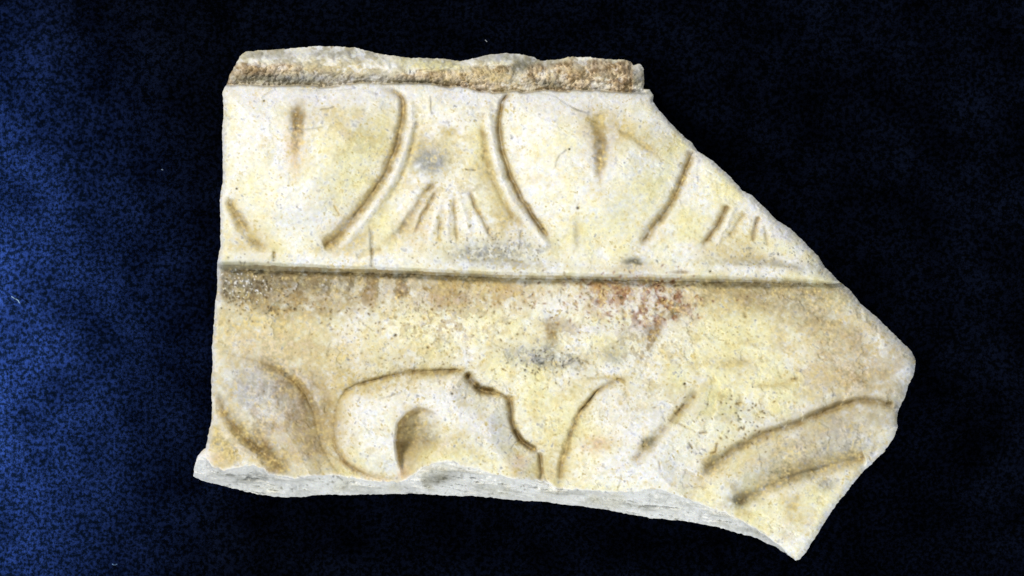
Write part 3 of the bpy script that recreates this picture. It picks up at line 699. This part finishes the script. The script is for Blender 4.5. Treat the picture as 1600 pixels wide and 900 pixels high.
sheet('top_fillet', P_FIL, frag)['label'] = 'brown crusted mortar strip along the top edge'
ub = sheet('egg_moulding', P_UP, frag)
sheet('egg', P_E1, ub)['label'] = 'left egg with a stained hollow, cut by the left break'
sheet('egg', P_E2, ub)['label'] = 'right egg with a deep brown hollow'
sheet('dart', P_DART, ub)['label'] = 'fluted dart between the two eggs with a grey stain'
lb = sheet('leaf_moulding', P_LO, frag)
sheet('leaf', P_LA, lb)['label'] = 'greyish curved leaf at the left'
sheet('leaf', P_LB, lb)['label'] = 'white leaf with a drilled hollow'
sheet('leaf', P_LC, lb)['label'] = 'broad pale leaf with a slanting groove'
sheet('leaf', P_LD, lb)['label'] = 'slender leaf at the right break'

# broken faces: the visible lower break plus the sides that go down to the cloth
s = ids[part == P_BRK]
F = np.stack([s, s + NX, s + NX + 1, s + 1], 1)
e = {}
allF = np.stack([ids, ids + NX, ids + NX + 1, ids + 1], 1)
A_ = allF.ravel(); B_ = np.roll(allF, -1, 1).ravel()
key1 = A_.astype(np.int64) * (NX * NY) + B_; key2 = B_.astype(np.int64) * (NX * NY) + A_
bm_ = ~np.isin(key1, key2)
nxt = {}
for a, b in zip(A_[bm_], B_[bm_]): nxt.setdefault(int(a), []).append(int(b))
# keep the longest closed loop
seen = set(); loops = []
for st in list(nxt):
    if st in seen: continue
    lp = [st]; seen.add(st); cur = nxt[st][0]
    while cur != st and cur not in seen and cur in nxt:
        lp.append(cur); seen.add(cur); cur = nxt[cur][0]
    loops.append(lp)
loop = np.array(max(loops, key=len))
print('outline loop', len(loop), 'of', [len(l) for l in loops][:6])
WPf = WP.reshape(-1, 3); px = PX.ravel()[loop]; py = PY.ravel()[loop]; hz = H.ravel()[loop]
gxn = (gxg / gl).ravel()[loop]; gyn = (gyg / gl).ravel()[loop]
def smooth1(a, k=15):
    ker = np.ones(k) / k; return np.convolve(np.concatenate([a[-k:], a, a[:k]]), ker, 'same')[k:-k]
gxn = smooth1(gxn); gyn = smooth1(gyn); gg = np.hypot(gxn, gyn) + 1e-6; gxn /= gg; gyn /= gg
uq, inv = np.unique(F, return_inverse=True); F = inv.reshape(F.shape)
V = [WPf[uq]]; C = [COL.reshape(-1, 3)[uq]]; FF = [F]
off = len(uq); nl = len(loop)
levels = 9
prev = None
for k in range(levels + 1):
    f_ = k / levels
    z = hz * (1 - f_) + (-3.0) * f_
    ins = 1.0 * k + 14 * f_ ** 1.2 + (0 if k == 0 else 1) * (3 + 3 * vnoise(px, py + 61 * k, 24, 600 + k))
    ins = np.where(k == 0, 0, np.maximum(ins, 0.8 * k))
    W = to_world(px + gxn * ins, py + gyn * ins, z)
    V.append(W)
    C.append(np.tile(np.array([[0.66, 0.65, 0.61]]), (nl, 1)) * (1 + 0.12 * vnoise(px, py + 50 * k, 12, 640)[:, None]))
    if k:
        i0 = off + (k - 1) * nl + np.arange(nl); i1 = off + (k - 1) * nl + (np.arange(nl) + 1) % nl
        FF.append(np.stack([i0, i0 + nl, i1 + nl, i1], 1))
V = np.concatenate(V); C = np.concatenate(C); FF = np.concatenate(FF)
o = make_mesh('broken_edge', V, FF, C, None, frag)
o['label'] = 'rough grey-white broken face along the lower edge and sides'

# ------------------------------------------------------------------ lint on the cloth
def thread(name, pts, r, col, label):
    m = bpy.data.materials.new(name + '_fibre'); m.use_nodes = True
    b = m.node_tree.nodes['Principled BSDF']; b.inputs['Base Color'].default_value = (*col, 1); b.inputs['Roughness'].default_value = 0.9
    nz = m.node_tree.nodes.new('ShaderNodeTexNoise'); nz.inputs['Scale'].default_value = 3000
    bb = m.node_tree.nodes.new('ShaderNodeBump'); bb.inputs['Distance'].default_value = 0.0001
    m.node_tree.links.new(nz.outputs['Fac'], bb.inputs['Height']); m.node_tree.links.new(bb.outputs[0], b.inputs['Normal'])
    P = smooth_line(pts, 4); n = len(P); V = []; F = []
    k = D / (D - ZR)
    for i, p in enumerate(P):
        d = P[min(i + 1, n - 1)] - P[max(i - 1, 0)]; d = d / (np.hypot(*d) + 1e-9); nn = np.array([-d[1], d[0]])
        rr = r * (0.5 if i in (0, n - 1) else 1)
        for j in range(6):
            a = j * math.pi / 3
            q = p + nn * rr * math.cos(a)
            V.append(((q[0] - CX) * k * S, -(q[1] - CY) * k * S, (9 + rr * math.sin(a) + 2 * math.sin(i * 0.7)) * S))
    for i in range(n - 1):
        for j in range(6):
            F.append((i * 6 + j, i * 6 + (j + 1) % 6, (i + 1) * 6 + (j + 1) % 6, (i + 1) * 6 + j))
    o = make_mesh(name, np.array(V), np.array(F), None, None, None, m)
    o['label'] = label; o['category'] = 'lint'; o['group'] = 'lint lying on the velvet'
thread('lint_thread', [(19,463),(24,466),(29,469),(33,474)], 0.9, (0.018, 0.015, 0.007), 'short yellowish thread on the velvet near the left edge of the photo')
thread('lint_thread', [(253,265),(256,266)], 1.3, (0.12, 0.14, 0.16), 'tiny pale speck of lint left of the upper egg')
thread('lint_thread', [(758,63),(761,66)], 1.2, (0.35, 0.38, 0.42), 'tiny pale speck of lint above the top edge of the stone')
thread('lint_thread', [(176,880),(180,882),(184,881)], 0.9, (0.03, 0.045, 0.06), 'tiny bluish lint at the bottom left of the photo')
